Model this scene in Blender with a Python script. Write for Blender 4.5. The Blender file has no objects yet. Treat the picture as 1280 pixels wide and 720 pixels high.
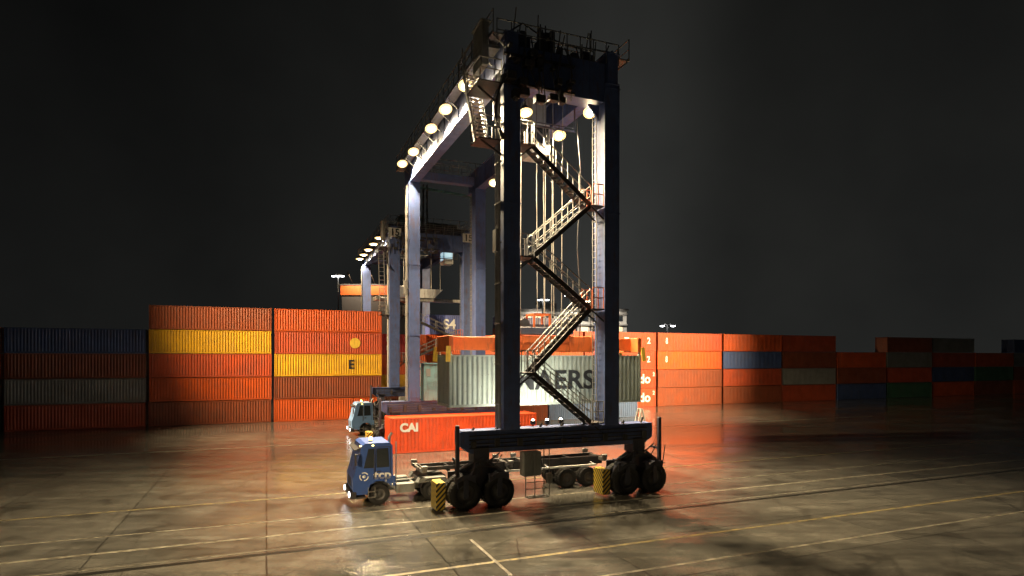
import bpy, math, random
from mathutils import Vector, Matrix
random.seed(7)
R = math.radians
S = bpy.context.scene
COL = S.collection

# ------------------------------------------------------------------ helpers
def link(o, parent=None):
    COL.objects.link(o)
    if parent is not None: o.parent = parent
    return o

def tag(o, label=None, cat=None, group=None, kind=None):
    if label: o['label'] = label
    if cat: o['category'] = cat
    if group: o['group'] = group
    if kind: o['kind'] = kind
    return o

def empty(name, loc, rz=0.0, parent=None):
    o = bpy.data.objects.new(name, None)
    o.empty_display_size = 0.5
    o.location = loc
    o.rotation_euler = (0, 0, rz)
    return link(o, parent)

class MB:
    def __init__(s): s.v = []; s.f = []; s.m = []; s.cur = 0; s.smooth = []
    def add(s, vs, fs, sm=False):
        b = len(s.v); s.v += [tuple(p) for p in vs]
        for f in fs:
            s.f.append(tuple(b + i for i in f)); s.m.append(s.cur); s.smooth.append(sm)
        return s
    def box(s, x0, y0, z0, x1, y1, z1):
        return s.add([(x0,y0,z0),(x1,y0,z0),(x1,y1,z0),(x0,y1,z0),(x0,y0,z1),(x1,y0,z1),(x1,y1,z1),(x0,y1,z1)],
                     [(0,3,2,1),(4,5,6,7),(0,1,5,4),(1,2,6,5),(2,3,7,6),(3,0,4,7)])
    def cbox(s, x0, y0, z0, x1, y1, z1, c=.02):
        "box with chamfered vertical and horizontal edges (octagonal rings)"
        def ring(z, i):
            a, b, d, e = x0+i, x1-i, y0+i, y1-i
            k = c
            return [(a+k,d,z),(b-k,d,z),(b,d+k,z),(b,e-k,z),(b-k,e,z),(a+k,e,z),(a,e-k,z),(a,d+k,z)]
        vs = ring(z0, c)+ring(z0+c, 0)+ring(z1-c, 0)+ring(z1, c)
        fs = [tuple(reversed(range(8)))]
        for r in range(3):
            for i in range(8):
                j = (i+1) % 8
                fs.append((r*8+i, r*8+j, r*8+8+j, r*8+8+i))
        fs.append(tuple(range(24, 32)))
        return s.add(vs, fs)
    def bar(s, a, b, w=.05, h=None, up=(0,0,1)):
        h = h or w
        a = Vector(a); b = Vector(b); d = (b-a).normalized(); up = Vector(up)
        if abs(d.dot(up)) > .99: up = Vector((0,1,0))
        sx = d.cross(up).normalized()*(w/2); sz = sx.cross(d).normalized()*(h/2)
        vs = [a-sx-sz, a+sx-sz, a+sx+sz, a-sx+sz, b-sx-sz, b+sx-sz, b+sx+sz, b-sx+sz]
        return s.add(vs, [(0,1,2,3),(7,6,5,4),(0,4,5,1),(1,5,6,2),(2,6,7,3),(3,7,4,0)])
    def tube(s, a, b, r=.03, n=8, r2=None):
        r2 = r if r2 is None else r2
        a = Vector(a); b = Vector(b); d = (b-a).normalized()
        up = Vector((0,0,1)) if abs(d.z) < .95 else Vector((1,0,0))
        x = d.cross(up).normalized(); y = d.cross(x)
        vs = [a+(x*math.cos(2*math.pi*i/n)+y*math.sin(2*math.pi*i/n))*r for i in range(n)]
        vs += [b+(x*math.cos(2*math.pi*i/n)+y*math.sin(2*math.pi*i/n))*r2 for i in range(n)]
        s.add(vs, [(i,(i+1)%n,n+(i+1)%n,n+i) for i in range(n)], True)
        return s.add(vs, [tuple(reversed(range(n))), tuple(range(n,2*n))])
    def path(s, pts, r=.03, n=6):
        for a, b in zip(pts, pts[1:]): s.tube(a, b, r, n)
        return s
    def lathe(s, prof, c, axis='y', n=28):
        "prof: (offset along axis, radius)"
        vs = []
        for (o, r) in prof:
            for i in range(n):
                t = 2*math.pi*i/n; p, q = r*math.cos(t), r*math.sin(t)
                if axis == 'y': vs.append((c[0]+p, c[1]+o, c[2]+q))
                elif axis == 'x': vs.append((c[0]+o, c[1]+p, c[2]+q))
                else: vs.append((c[0]+p, c[1]+q, c[2]+o))
        fs = []
        for k in range(len(prof)-1):
            for i in range(n):
                j = (i+1) % n
                fs.append((k*n+i, k*n+j, (k+1)*n+j, (k+1)*n+i))
        s.add(vs, fs, True)
        return s
    def prism(s, poly, y0, y1):
        "polygon in xz, extruded along y"
        n = len(poly)
        vs = [(x, y0, z) for x, z in poly]+[(x, y1, z) for x, z in poly]
        return s.add(vs, [tuple(range(n)), tuple(reversed(range(n, 2*n)))]+[(i, n+i, n+(i+1)%n, (i+1)%n) for i in range(n)])
    def mesh(s, name, mats):
        me = bpy.data.meshes.new(name)
        me.from_pydata(s.v, [], s.f)
        if not isinstance(mats, (list, tuple)): mats = [mats]
        for m in mats: me.materials.append(m)
        me.polygons.foreach_set('material_index', s.m)
        me.polygons.foreach_set('use_smooth', s.smooth)
        me.update()
        import bmesh
        bm = bmesh.new(); bm.from_mesh(me)
        bmesh.ops.recalc_face_normals(bm, faces=bm.faces)
        bm.to_mesh(me); bm.free()
        return me
    def build(s, name, mats, parent=None):
        return link(bpy.data.objects.new(name, s.mesh(name, mats)), parent)

def text_mesh(body, size, depth=.01, bold=0.0, sx=1.0):
    cu = bpy.data.curves.new('lettering', 'FONT')
    cu.body = body; cu.size = size; cu.extrude = depth; cu.align_x = 'CENTER'; cu.align_y = 'CENTER'
    cu.offset = bold
    o = bpy.data.objects.new('tmp', cu); COL.objects.link(o)
    dg = bpy.context.evaluated_depsgraph_get(); dg.update()
    me = bpy.data.meshes.new_from_object(o.evaluated_get(dg))
    me.transform(Matrix.Diagonal((sx, 1, 1, 1)))
    bpy.data.objects.remove(o); bpy.data.curves.remove(cu)
    return me

def lettering(body, size, mat, loc, parent, name='lettering', rot=(math.pi/2, 0, 0), bold=0.0, sx=1.0, depth=.008):
    me = text_mesh(body, size, depth, bold, sx); me.name = name
    me.materials.clear(); me.materials.append(mat)
    o = bpy.data.objects.new(name, me); o.location = loc; o.rotation_euler = rot
    return link(o, parent)

# ------------------------------------------------------------------ materials
def newmat(name):
    m = bpy.data.materials.new(name); m.use_nodes = True
    nt = m.node_tree; b = nt.nodes['Principled BSDF']
    return m, nt, b

def nd(nt, t, **kw):
    n = nt.nodes.new(t)
    for k, v in kw.items():
        if k in n.inputs: n.inputs[k].default_value = v
        else: setattr(n, k, v)
    return n

def ramp(nt, fac, stops):
    r = nt.nodes.new('ShaderNodeValToRGB'); e = r.color_ramp.elements
    while len(e) < len(stops): e.new(.5)
    for i, (p, c) in enumerate(stops):
        e[i].position = p; e[i].color = (c, c, c, 1) if not isinstance(c, tuple) else (*c, 1)
    nt.links.new(fac, r.inputs[0]); return r

def paint(name, col, rough=.4, dirt=.5, metal=0.0, scale=1.2, rust=(.09, .04, .02), spec=.5, rustamt=.12):
    m, nt, b = newmat(name)
    tc = nd(nt, 'ShaderNodeTexCoord')
    n1 = nd(nt, 'ShaderNodeTexNoise', Scale=scale, Detail=8.0, Roughness=.65)
    mp = nd(nt, 'ShaderNodeMapping'); mp.inputs['Scale'].default_value = (1, 1, .22)
    n2 = nd(nt, 'ShaderNodeTexNoise', Scale=scale*3.2, Detail=6.0, Roughness=.7)
    nt.links.new(tc.outputs['Object'], n1.inputs['Vector'])
    nt.links.new(tc.outputs['Object'], mp.inputs[0]); nt.links.new(mp.outputs[0], n2.inputs['Vector'])
    r1 = ramp(nt, n1.outputs[0], [(.3, 1-dirt*.55), (.7, 1.0)])
    mx = nd(nt, 'ShaderNodeMix', data_type='RGBA', blend_type='MULTIPLY'); mx.inputs[0].default_value = 1
    mx.inputs[6].default_value = (*col, 1); nt.links.new(r1.outputs[0], mx.inputs[7])
    r2 = ramp(nt, n2.outputs[0], [(.62-rustamt, 0.0), (.76, .85)])
    mr = nd(nt, 'ShaderNodeMix', data_type='RGBA'); mr.inputs[7].default_value = (*rust, 1)
    nt.links.new(mx.outputs[2], mr.inputs[6]); nt.links.new(r2.outputs[0], mr.inputs[0])
    nt.links.new(mr.outputs[2], b.inputs['Base Color'])
    r3 = ramp(nt, n1.outputs[0], [(.3, min(1, rough+.2)), (.7, rough)])
    nt.links.new(r3.outputs[0], b.inputs['Roughness'])
    b.inputs['Metallic'].default_value = metal
    b.inputs['Specular IOR Level'].default_value = spec
    return m

def container_mat():
    "weathered container paint; the paint colour is the object's own colour"
    m, nt, b = newmat('container_paint')
    oi = nd(nt, 'ShaderNodeObjectInfo'); tc = nd(nt, 'ShaderNodeTexCoord')
    off = nd(nt, 'ShaderNodeVectorMath', operation='ADD')
    sc = nd(nt, 'ShaderNodeVectorMath', operation='SCALE'); sc.inputs[0].default_value = (37, 91, 53)
    nt.links.new(oi.outputs['Random'], sc.inputs['Scale'])
    nt.links.new(tc.outputs['Object'], off.inputs[0]); nt.links.new(sc.outputs[0], off.inputs[1])
    n1 = nd(nt, 'ShaderNodeTexNoise', Scale=.55, Detail=9.0, Roughness=.68)
    nt.links.new(off.outputs[0], n1.inputs['Vector'])
    mp = nd(nt, 'ShaderNodeMapping'); mp.inputs['Scale'].default_value = (1.6, 1.6, .18)
    nt.links.new(off.outputs[0], mp.inputs[0])
    n2 = nd(nt, 'ShaderNodeTexNoise', Scale=2.6, Detail=7.0, Roughness=.75)
    nt.links.new(mp.outputs[0], n2.inputs['Vector'])
    n3 = nd(nt, 'ShaderNodeTexNoise', Scale=5.0, Detail=9.0, Roughness=.8)
    nt.links.new(off.outputs[0], n3.inputs['Vector'])
    r1 = ramp(nt, n1.outputs[0], [(.3, .62), (.68, 1.0)])
    mx = nd(nt, 'ShaderNodeMix', data_type='RGBA', blend_type='MULTIPLY'); mx.inputs[0].default_value = 1
    nt.links.new(oi.outputs['Color'], mx.inputs[6]); nt.links.new(r1.outputs[0], mx.inputs[7])
    rs = ramp(nt, n2.outputs[0], [(.5, 0.0), (.76, .55)])
    m2 = nd(nt, 'ShaderNodeMix', data_type='RGBA'); m2.inputs[7].default_value = (.16, .11, .08, 1)
    nt.links.new(mx.outputs[2], m2.inputs[6]); nt.links.new(rs.outputs[0], m2.inputs[0])
    rr = ramp(nt, n3.outputs[0], [(.60, 0.0), (.67, .9)])
    m3 = nd(nt, 'ShaderNodeMix', data_type='RGBA'); m3.inputs[7].default_value = (.11, .045, .02, 1)
    nt.links.new(m2.outputs[2], m3.inputs[6]); nt.links.new(rr.outputs[0], m3.inputs[0])
    nt.links.new(m3.outputs[2], b.inputs['Base Color'])
    rg = ramp(nt, n1.outputs[0], [(.3, .55), (.7, .33)]); nt.links.new(rg.outputs[0], b.inputs['Roughness'])
    return m

def emit(name, col, st):
    m, nt, b = newmat(name)
    b.inputs['Base Color'].default_value = (*col, 1)
    b.inputs['Emission Color'].default_value = (*col, 1)
    b.inputs['Emission Strength'].default_value = st
    return m

def striped(name):
    m, nt, b = newmat(name)
    tc = nd(nt, 'ShaderNodeTexCoord'); sp = nd(nt, 'ShaderNodeSeparateXYZ')
    nt.links.new(tc.outputs['Object'], sp.inputs[0])
    a = nd(nt, 'ShaderNodeMath', operation='ADD'); nt.links.new(sp.outputs[0], a.inputs[0]); nt.links.new(sp.outputs[1], a.inputs[1])
    c = nd(nt, 'ShaderNodeMath', operation='SUBTRACT'); nt.links.new(sp.outputs[2], c.inputs[0]); nt.links.new(a.outputs[0], c.inputs[1])
    d = nd(nt, 'ShaderNodeMath', operation='MULTIPLY'); d.inputs[1].default_value = 4.0; nt.links.new(c.outputs[0], d.inputs[0])
    e = nd(nt, 'ShaderNodeMath', operation='FRACT'); nt.links.new(d.outputs[0], e.inputs[0])
    r = ramp(nt, e.outputs[0], [(.48, (.02, .02, .02)), (.52, (.75, .52, .05))])
    nt.links.new(r.outputs[0], b.inputs['Base Color']); b.inputs['Roughness'].default_value = .45
    return m

def ground_mat():
    m, nt, b = newmat('wet_pavement')
    tc = nd(nt, 'ShaderNodeTexCoord')
    big = nd(nt, 'ShaderNodeTexNoise', Scale=.11, Detail=6.0, Roughness=.6, Distortion=.6)
    mid = nd(nt, 'ShaderNodeTexNoise', Scale=.7, Detail=8.0, Roughness=.7)
    fin = nd(nt, 'ShaderNodeTexNoise', Scale=14.0, Detail=8.0, Roughness=.7)
    mp = nd(nt, 'ShaderNodeMapping'); mp.inputs['Scale'].default_value = (.12, 1.0, 1.0); mp.inputs['Rotation'].default_value = (0, 0, -R(21.98))
    trk = nd(nt, 'ShaderNodeTexNoise', Scale=.9, Detail=5.0, Roughness=.6)
    nt.links.new(tc.outputs['Object'], mp.inputs[0]); nt.links.new(mp.outputs[0], trk.inputs['Vector'])
    for n in (big, mid, fin): nt.links.new(tc.outputs['Object'], n.inputs['Vector'])
    base = ramp(nt, mid.outputs[0], [(.3, (.072, .069, .061)), (.5, (.105, .100, .087)), (.7, (.155, .147, .127))])
    tr = ramp(nt, trk.outputs[0], [(.40, .6), (.58, 1.0)])
    mx = nd(nt, 'ShaderNodeMix', data_type='RGBA', blend_type='MULTIPLY'); mx.inputs[0].default_value = .8
    nt.links.new(base.outputs[0], mx.inputs[6]); nt.links.new(tr.outputs[0], mx.inputs[7])
    fr = ramp(nt, fin.outputs[0], [(.3, .7), (.7, 1.1)])
    mf = nd(nt, 'ShaderNodeMix', data_type='RGBA', blend_type='MULTIPLY'); mf.inputs[0].default_value = 1
    nt.links.new(mx.outputs[2], mf.inputs[6]); nt.links.new(fr.outputs[0], mf.inputs[7])
    m2 = nd(nt, 'ShaderNodeMapping'); m2.inputs['Rotation'].default_value = (0, 0, -R(21.98)); nt.links.new(tc.outputs['Object'], m2.inputs[0])
    wv = nd(nt, 'ShaderNodeTexNoise', Scale=.6, Detail=3.0); nt.links.new(tc.outputs['Object'], wv.inputs['Vector'])
    wm = nd(nt, 'ShaderNodeMix', data_type='RGBA', blend_type='LINEAR_LIGHT'); wm.inputs[0].default_value = .05
    nt.links.new(m2.outputs[0], wm.inputs[6]); nt.links.new(wv.outputs[1], wm.inputs[7])
    bk = nd(nt, 'ShaderNodeTexBrick', Scale=1.0); bk.inputs['Brick Width'].default_value = 6.0; bk.inputs['Row Height'].default_value = 4.2
    bk.inputs['Mortar Size'].default_value = .035; bk.inputs['Mortar Smooth'].default_value = .3; bk.offset = 0.0
    bk.inputs['Color1'].default_value = (.82, .82, .82, 1); bk.inputs['Color2'].default_value = (1.12, 1.1, 1.05, 1); bk.inputs['Mortar'].default_value = (.3, .3, .3, 1)
    nt.links.new(wm.outputs[2], bk.inputs['Vector'])
    mj = nd(nt, 'ShaderNodeMix', data_type='RGBA', blend_type='MULTIPLY'); mj.inputs[0].default_value = 1
    nt.links.new(mf.outputs[2], mj.inputs[6]); nt.links.new(bk.outputs[0], mj.inputs[7])
    # cracks and oil patches
    ck = nd(nt, 'ShaderNodeTexVoronoi', feature='DISTANCE_TO_EDGE', Scale=.23); nt.links.new(wm.outputs[2], ck.inputs['Vector'])
    cr = ramp(nt, ck.outputs[0], [(.0, .35), (.004, 1.0)])
    ol = nd(nt, 'ShaderNodeTexNoise', Scale=.45, Detail=4.0, Roughness=.5, Distortion=1.5); nt.links.new(m2.outputs[0], ol.inputs['Vector'])
    orr = ramp(nt, ol.outputs[0], [(.32, .6), (.43, 1.0)])
    mk = nd(nt, 'ShaderNodeMix', data_type='RGBA', blend_type='MULTIPLY'); mk.inputs[0].default_value = 1
    nt.links.new(mj.outputs[2], mk.inputs[6]); nt.links.new(cr.outputs[0], mk.inputs[7])
    mo = nd(nt, 'ShaderNodeMix', data_type='RGBA', blend_type='MULTIPLY'); mo.inputs[0].default_value = 1
    nt.links.new(mk.outputs[2], mo.inputs[6]); nt.links.new(orr.outputs[0], mo.inputs[7])
    nt.links.new(mo.outputs[2], b.inputs['Base Color'])
    # puddles: smooth where the large noise is low, damp and rougher elsewhere
    ad = nd(nt, 'ShaderNodeMath', operation='ADD'); nt.links.new(big.outputs[0], ad.inputs[0])
    ml = nd(nt, 'ShaderNodeMath', operation='MULTIPLY'); ml.inputs[1].default_value = .35; nt.links.new(trk.outputs[0], ml.inputs[0])
    nt.links.new(ml.outputs[0], ad.inputs[1])
    rg = ramp(nt, ad.outputs[0], [(.60, .04), (.72, .12), (.86, .27)])
    nt.links.new(rg.outputs[0], b.inputs['Roughness'])
    bs = ramp(nt, ad.outputs[0], [(.60, .04), (.72, 1.0)])
    bp = nd(nt, 'ShaderNodeBump', Distance=.012)
    nt.links.new(bs.outputs[0], bp.inputs['Strength']); nt.links.new(fin.outputs[0], bp.inputs['Height'])
    b2 = nd(nt, 'ShaderNodeBump', Strength=.35, Distance=.05); nt.links.new(mid.outputs[0], b2.inputs['Height'])
    nt.links.new(bp.outputs[0], b2.inputs['Normal'])
    nt.links.new(b2.outputs[0], b.inputs['Normal'])
    b.inputs['Specular IOR Level'].default_value = .6
    return m

def marking_mat(name, col, lo=.48, hi=.62):
    "road paint worn through in patches"
    m, nt, b = newmat(name)
    tc = nd(nt, 'ShaderNodeTexCoord'); n = nd(nt, 'ShaderNodeTexNoise', Scale=3.0, Detail=9.0, Roughness=.75)
    nt.links.new(tc.outputs['Object'], n.inputs['Vector'])
    r = ramp(nt, n.outputs[0], [(lo, (.07, .06, .045)), (hi, col)])
    nt.links.new(r.outputs[0], b.inputs['Base Color']); b.inputs['Roughness'].default_value = .3
    return m

M = dict(
    crane=paint('crane_blue_paint', (.075, .115, .28), .42, .6),
    crane_dark=paint('crane_dark_paint', (.035, .038, .06), .5, .5),
    steel=paint('galvanised_steel', (.34, .33, .31), .45, .5, metal=.6),
    dark=paint('dark_steel', (.03, .03, .032), .5, .4),
    black=paint('black_machinery_paint', (.012, .012, .014), .5, .4),
    white=paint('white_paint', (.62, .62, .60), .45, .35),
    grey=paint('grey_cabinet_paint', (.22, .23, .22), .45, .4),
    teal=paint('teal_paint', (.16, .34, .38), .45, .4),
    orange=paint('orange_paint', (.62, .12, .02), .45, .5),
    yellow=paint('yellow_paint', (.75, .50, .06), .45, .4),
    green=paint('dark_green_paint', (.03, .10, .07), .45, .4),
    truck=paint('truck_blue_paint', (.035, .085, .30), .3, .3, rustamt=0),
    truck2=paint('pale_blue_truck_paint', (.16, .30, .55), .3, .3, rustamt=0),
    tyre=paint('tyre_rubber', (.016, .016, .016), .75, .6, rust=(.03, .027, .022)),
    rim=paint('wheel_rim_grey', (.075, .075, .075), .5, .6),
    concrete=paint('concrete', (.33, .32, .30), .8, .5),
    wall=paint('pale_cladding', (.55, .54, .50), .7, .4, scale=.1),
    darkwall=paint('dark_cladding', (.06, .055, .065), .7, .4, scale=.1),
    rope=paint('wire_rope', (.36, .34, .30), .5, .2, metal=.4),
    letters=paint('white_lettering', (.75, .75, .72), .5, .25, rustamt=0),
    black_letters=paint('black_lettering', (.015, .018, .022), .5, .2, rustamt=0),
    stripe=striped('black_yellow_hazard_stripes'),
    cont=container_mat(),
    lens=emit('floodlight_lens', (1.0, .90, .66), 26), lens_rim=emit('floodlight_halo_ring', (1.0, .66, .24), 2.0),  # outer lens ring glows yellow, standing in for the halo round the lamp
    lens_far=emit('far_lamp_lens', (1.0, .84, .60), 16),
    lens_white=emit('white_lamp_lens', (.95, .97, 1.0), 12),
    lens_off=paint('unlit_lens', (.25, .25, .24), .15, .1, rustamt=0),
    beacon=emit('amber_beacon', (1.0, .62, .15), 9),
    window_lit=emit('lit_window', (1.0, .80, .50), .35),
    screen=emit('lit_cab_window', (.55, .85, 1.0), .5),
)
g, nt, b = newmat('cab_glass'); b.inputs['Base Color'].default_value = (.02, .025, .03, 1); b.inputs['Roughness'].default_value = .06
b.inputs['Specular IOR Level'].default_value = .8; M['glass'] = g

# ------------------------------------------------------------------ frame of reference
YAW = math.atan(.4035)
U = Vector((math.cos(YAW), math.sin(YAW), 0)); V = Vector((-math.sin(YAW), math.cos(YAW), 0))
NL = Vector((-.2, 30.5, 0))                    # near left leg of the big crane
def W_(u, v, z=0, o=NL): return o+U*u+V*v+Vector((0, 0, z))

# ------------------------------------------------------------------ ground
gm = MB().add([(-600, -60, 0), (600, -60, 0), (600, 900, 0), (-600, 900, 0)], [(0, 1, 2, 3)])
tag(gm.build('ground', ground_mat()), kind='structure')
def marking(name, u0, u1, v0, w, mat, z=.004, cross=False):
    mb = MB()
    if cross: P = [W_(v0-w/2, u0, z), W_(v0+w/2, u0, z), W_(v0+w/2, u1, z), W_(v0-w/2, u1, z)]
    else: P = [W_(u0, v0-w/2, z), W_(u1, v0-w/2, z), W_(u1, v0+w/2, z), W_(u0, v0+w/2, z)]
    mb.add(P, [(0, 1, 2, 3)])
    return tag(mb.build(name, mat), kind='structure')
mw = marking_mat('worn_white_road_paint', (.34, .31, .24), .42, .66)
my = marking_mat('worn_yellow_road_paint', (.34, .26, .10), .42, .66)
md = marking_mat('dark_drain_channel', (.015, .014, .012), .1, .2)
marking('lane_line', -60, 60, -1.5, .22, mw)
marking('lane_line', -60, 60, .95, .14, mw)
marking('lane_line', -60, 60, -7.9, .18, my)
marking('lane_line', -60, 60, 5.6, .18, my)
marking('lane_line', -60, 60, -10.6, .14, mw)
marking('drain_channel', -60, 60, -3.9, .30, md)
marking('drain_channel', -60, 60, -3.45, .07, mw)
marking('pavement_joint', -9.4, -5.0, -3.6, .12, mw, z=.008, cross=True)
marking('lane_line', -60, 60, 26, .25, mw)

# ------------------------------------------------------------------ containers
CW = 2.44
_cm = {}
def cont_meshes(L, h):
    key = (round(L, 2), round(h, 2))
    if key in _cm: return _cm[key]
    body = MB()
    p = .278; dpt = .036; x0, x1 = .12, L-.12; z0, z1 = .17, h-.12
    n = int((x1-x0)/p)
    for side in (0, 1):
        xs = [(x0, dpt)]
        for i in range(n):
            a = x0+(x1-x0)*i/n; q = (x1-x0)/n
            xs += [(a+q*.12, dpt), (a+q*.37, 0.0), (a+q*.63, 0.0), (a+q*.88, dpt)]
        xs.append((x1, dpt))
        vs = []
        for (x, d) in xs:
            y = .014+d if side == 0 else CW-.014-d
            vs += [(x, y, z0), (x, y, z1)]
        body.add(vs, [(2*i, 2*i+2, 2*i+3, 2*i+1) for i in range(len(xs)-1)])
    # closed front end (x=0), corrugated
    ys = [(.12, dpt)]
    m_ = 8
    for i in range(m_):
        a = .12+(CW-.24)*i/m_; q = (CW-.24)/m_
        ys += [(a+q*.12, dpt), (a+q*.37, 0), (a+q*.63, 0), (a+q*.88, dpt)]
    ys.append((CW-.12, dpt))
    vs = []
    for (y, d) in ys: vs += [(.014+d, y, z0), (.014+d, y, z1)]
    body.add(vs, [(2*i, 2*i+2, 2*i+3, 2*i+1) for i in range(len(ys)-1)])
    # roof with shallow ribs, floor
    k = int(L/.6); vs = []
    for i in range(k+1):
        x = .1+(L-.2)*i/k; zz = h-.055-(.015 if i % 2 else 0)
        vs += [(x, .1, zz), (x, CW-.1, zz)]
    body.add(vs, [(2*i, 2*i+2, 2*i+3, 2*i+1) for i in range(k)])
    body.add([(.1, .1, .14), (L-.1, .1, .14), (L-.1, CW-.1, .14), (.1, CW-.1, .14)], [(0, 1, 2, 3)])
    fr = MB()
    for x in (0, L-.14):
        for y in (0, CW-.14):
            fr.cbox(x, y, .12, x+.14, y+.14, h-.12, .012)
    for y in (.02, CW-.09):
        fr.box(.15, y, .02, L-.15, y+.07, .17); fr.box(.15, y, h-.12, L-.15, y+.07, h-.035)
    for x in (.01, L-.09):
        fr.box(x, .15, .02, x+.08, CW-.15, .17); fr.box(x, .15, h-.14, x+.08, CW-.15, h-.035)
    for x in (-.006, L-.172):
        for y in (-.006, CW-.156):
            for z in (0, h-.118):
                fr.cbox(x, y, z, x+.178, y+.162, z+.118, .01)
    door = MB()
    for q in (0, 1):
        ya = .15+q*(CW-.3)/2+.01; yb = ya+(CW-.3)/2-.02
        door.box(L-.06, ya, .18, L-.03, yb, h-.15)
        for j in range(5):
            zz = .3+(h-.7)*j/4; door.box(L-.03, ya+.08, zz, L-.012, yb-.08, zz+.16)
    rods = MB()
    for yy in (.42, .95, CW-.95, CW-.42):
        rods.tube((L+.0, yy, .17), (L+.0, yy, h-.12), .022, 6)
        for zz in (.2, 1.0, 1.6, h-.25): rods.box(L-.015, yy-.05, zz, L+.025, yy+.05, zz+.07)
        rods.box(L+.01, yy-.2, 1.15, L+.03, yy+.03, 1.19)
    c = M['cont']
    _cm[key] = (body.mesh('side_panels', c), fr.mesh('corner_frame', c), door.mesh('door', c), rods.mesh('lock_rods', M['steel']))
    return _cm[key]

RND = random.Random(11)
GB = 'containers stacked in the yard block behind the cranes'
def container(loc, colr, label, group=None, L=12.19, h=2.6, flip=False, yaw=YAW, name='shipping_container'):
    if group == GB: loc = Vector(loc)+U*RND.uniform(-.05, .05)+V*RND.uniform(-.05, .05)
    k_ = RND.uniform(.85, 1.08); colr = tuple(min(1, c*k_) for c in colr)
    r = empty(name, loc, yaw); tag(r, label, 'shipping container', group)
    ms = cont_meshes(L, h)
    for k, me in enumerate(ms):
        o = bpy.data.objects.new(me.name, me); o.color = (*colr, 1)
        if k < 3: link(o, r)
        else: link(o, prev)
        prev = o
    return r

ORANGE = (.66, .10, .012); BROWN = (.27, .062, .022); YEL = (.80, .43, .015); RED = (.50, .025, .02)
RUST = (.50, .075, .022); BLUE = (.055, .10, .26); GREY = (.25, .26, .25); TEAL = (.06, .26, .28); DARKB = (.022, .015, .012)
CN = {ORANGE: 'orange', BROWN: 'brown', YEL: 'yellow', RED: 'bright red', RUST: 'rust red', BLUE: 'blue', GREY: 'grey', TEAL: 'teal', DARKB: 'dark brown'}
TIER = ['bottom tier', 'second tier', 'third tier', 'fourth tier', 'fifth tier']
RC = Vector((21.9, 92.5, 0))     # right end of the far block's front row
def column(t_left, v, cols, where, h, group, L=12.19, o=RC):
    out = []
    for i, c in enumerate(cols):
        p = o+U*t_left+V*v+Vector((0, 0, i*(h+.012)))
        out.append(container(p, c, f'{CN[c]} container {TIER[i]}, {where}', group, L, h))
    return out
GB = 'containers stacked in the yard block behind the cranes'
# front row of the far block, from right to left
GREEN = (.05, .16, .09); CN[GREEN] = 'green'
ORD = ['first', 'second', 'third', 'fourth', 'fifth', 'sixth', 'seventh']
FAR = [[BROWN, RUST, BLUE, ORANGE], [RUST, GREY, BROWN, RUST], [BLUE, BROWN, ORANGE], [GREEN, RUST, GREY, BROWN], [ORANGE, BLUE, RUST, GREY], [BROWN, GREEN, ORANGE], [RUST, BROWN, GREY, BLUE]]
for k, cols in enumerate(FAR):
    column(12.9+12.55*k, .0, cols, f'{ORD[k]} dim stack right of the distant lamp post', 2.8, GB)
c1 = column(.35, .0, [BROWN, BROWN, ORANGE, RUST], 'far right stack under a distant lamp post', 2.8, GB)
c0 = column(-12.2, .0, [RUST, RUST, RUST, RUST], 'rust red stack just right of the big crane', 2.8, GB)
cA = column(-24.75, .0, [ORANGE, BROWN, ORANGE, RUST], 'stack showing above the pale hanging container', 2.8, GB)
cB = column(-37.3, .0, [BROWN, ORANGE, ORANGE, ORANGE], 'stack under the violet blue S4 container', 2.6, GB)
cC = column(-49.85, .0, [BROWN, YEL, ORANGE, RED], 'stack between the two left blue legs', 2.6, GB)
# nearer left block, five high
LO = Vector((0, 0, 0))
cL = column(-54.1, -2.75, [ORANGE, BROWN, YEL, RUST, ORANGE], 'tall left stack beside the blue leg', 2.6, GB)
cM = column(-66.6, -2.75, [BROWN, ORANGE, RUST, YEL, BROWN], 'dim tall stack further left', 2.6, GB)
for k, cols in enumerate([[RUST, GREY, BROWN, BLUE], [GREEN, BROWN, ORANGE, RUST]]):
    column(-79.15-12.55*k, -2.75, cols, ('dim stack near the left edge', 'stack at the very left edge')[k], 2.6, GB)
# small marks on container sides
def mark(c, body, size, x, z, mat=None, bold=0.01, sx=1.0, name='lettering'):
    return lettering(body, size, mat or M['letters'], (x, -.004, z), c, name, bold=bold, sx=sx)
for c in (c0[0], c0[1]): mark(c, 'do', 1.9, 10.2, 1.35, bold=.05)
for c in (c0[2], c0[3]): mark(c, '2', 1.3, 10.9, 1.5, bold=.02)
for c in (c0[0], c0[1]): mark(c, '2', .8, 11.8, 2.05, bold=.02)
mark(c0[3], 'T', 1.2, 7.0, 1.5, bold=.04)
for c in (c1[2], c1[3]): mark(c, '8', 1.3, 1.6, 1.5, bold=.02, sx=.6)
def roundmark(c, x, z, mat, r=.62):
    m = MB(); m.add([(x+r*math.cos(i*math.pi/12), -.004, z+r*math.sin(i*math.pi/12)) for i in range(24)], [tuple(range(24))]); return m.build('emblem', mat, c)
roundmark(cL[3], 9.0, 1.3, M['yellow'])
mark(cL[2], 'E', 1.5, 8.6, 1.3, M['black_letters'], .03)
for z in (.8, 1.9): 
    m = MB(); m.box(9.1, -.004, z-.3, 9.9, .01, z+.3); m.build('emblem', M['letters'], cC[3])
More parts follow.
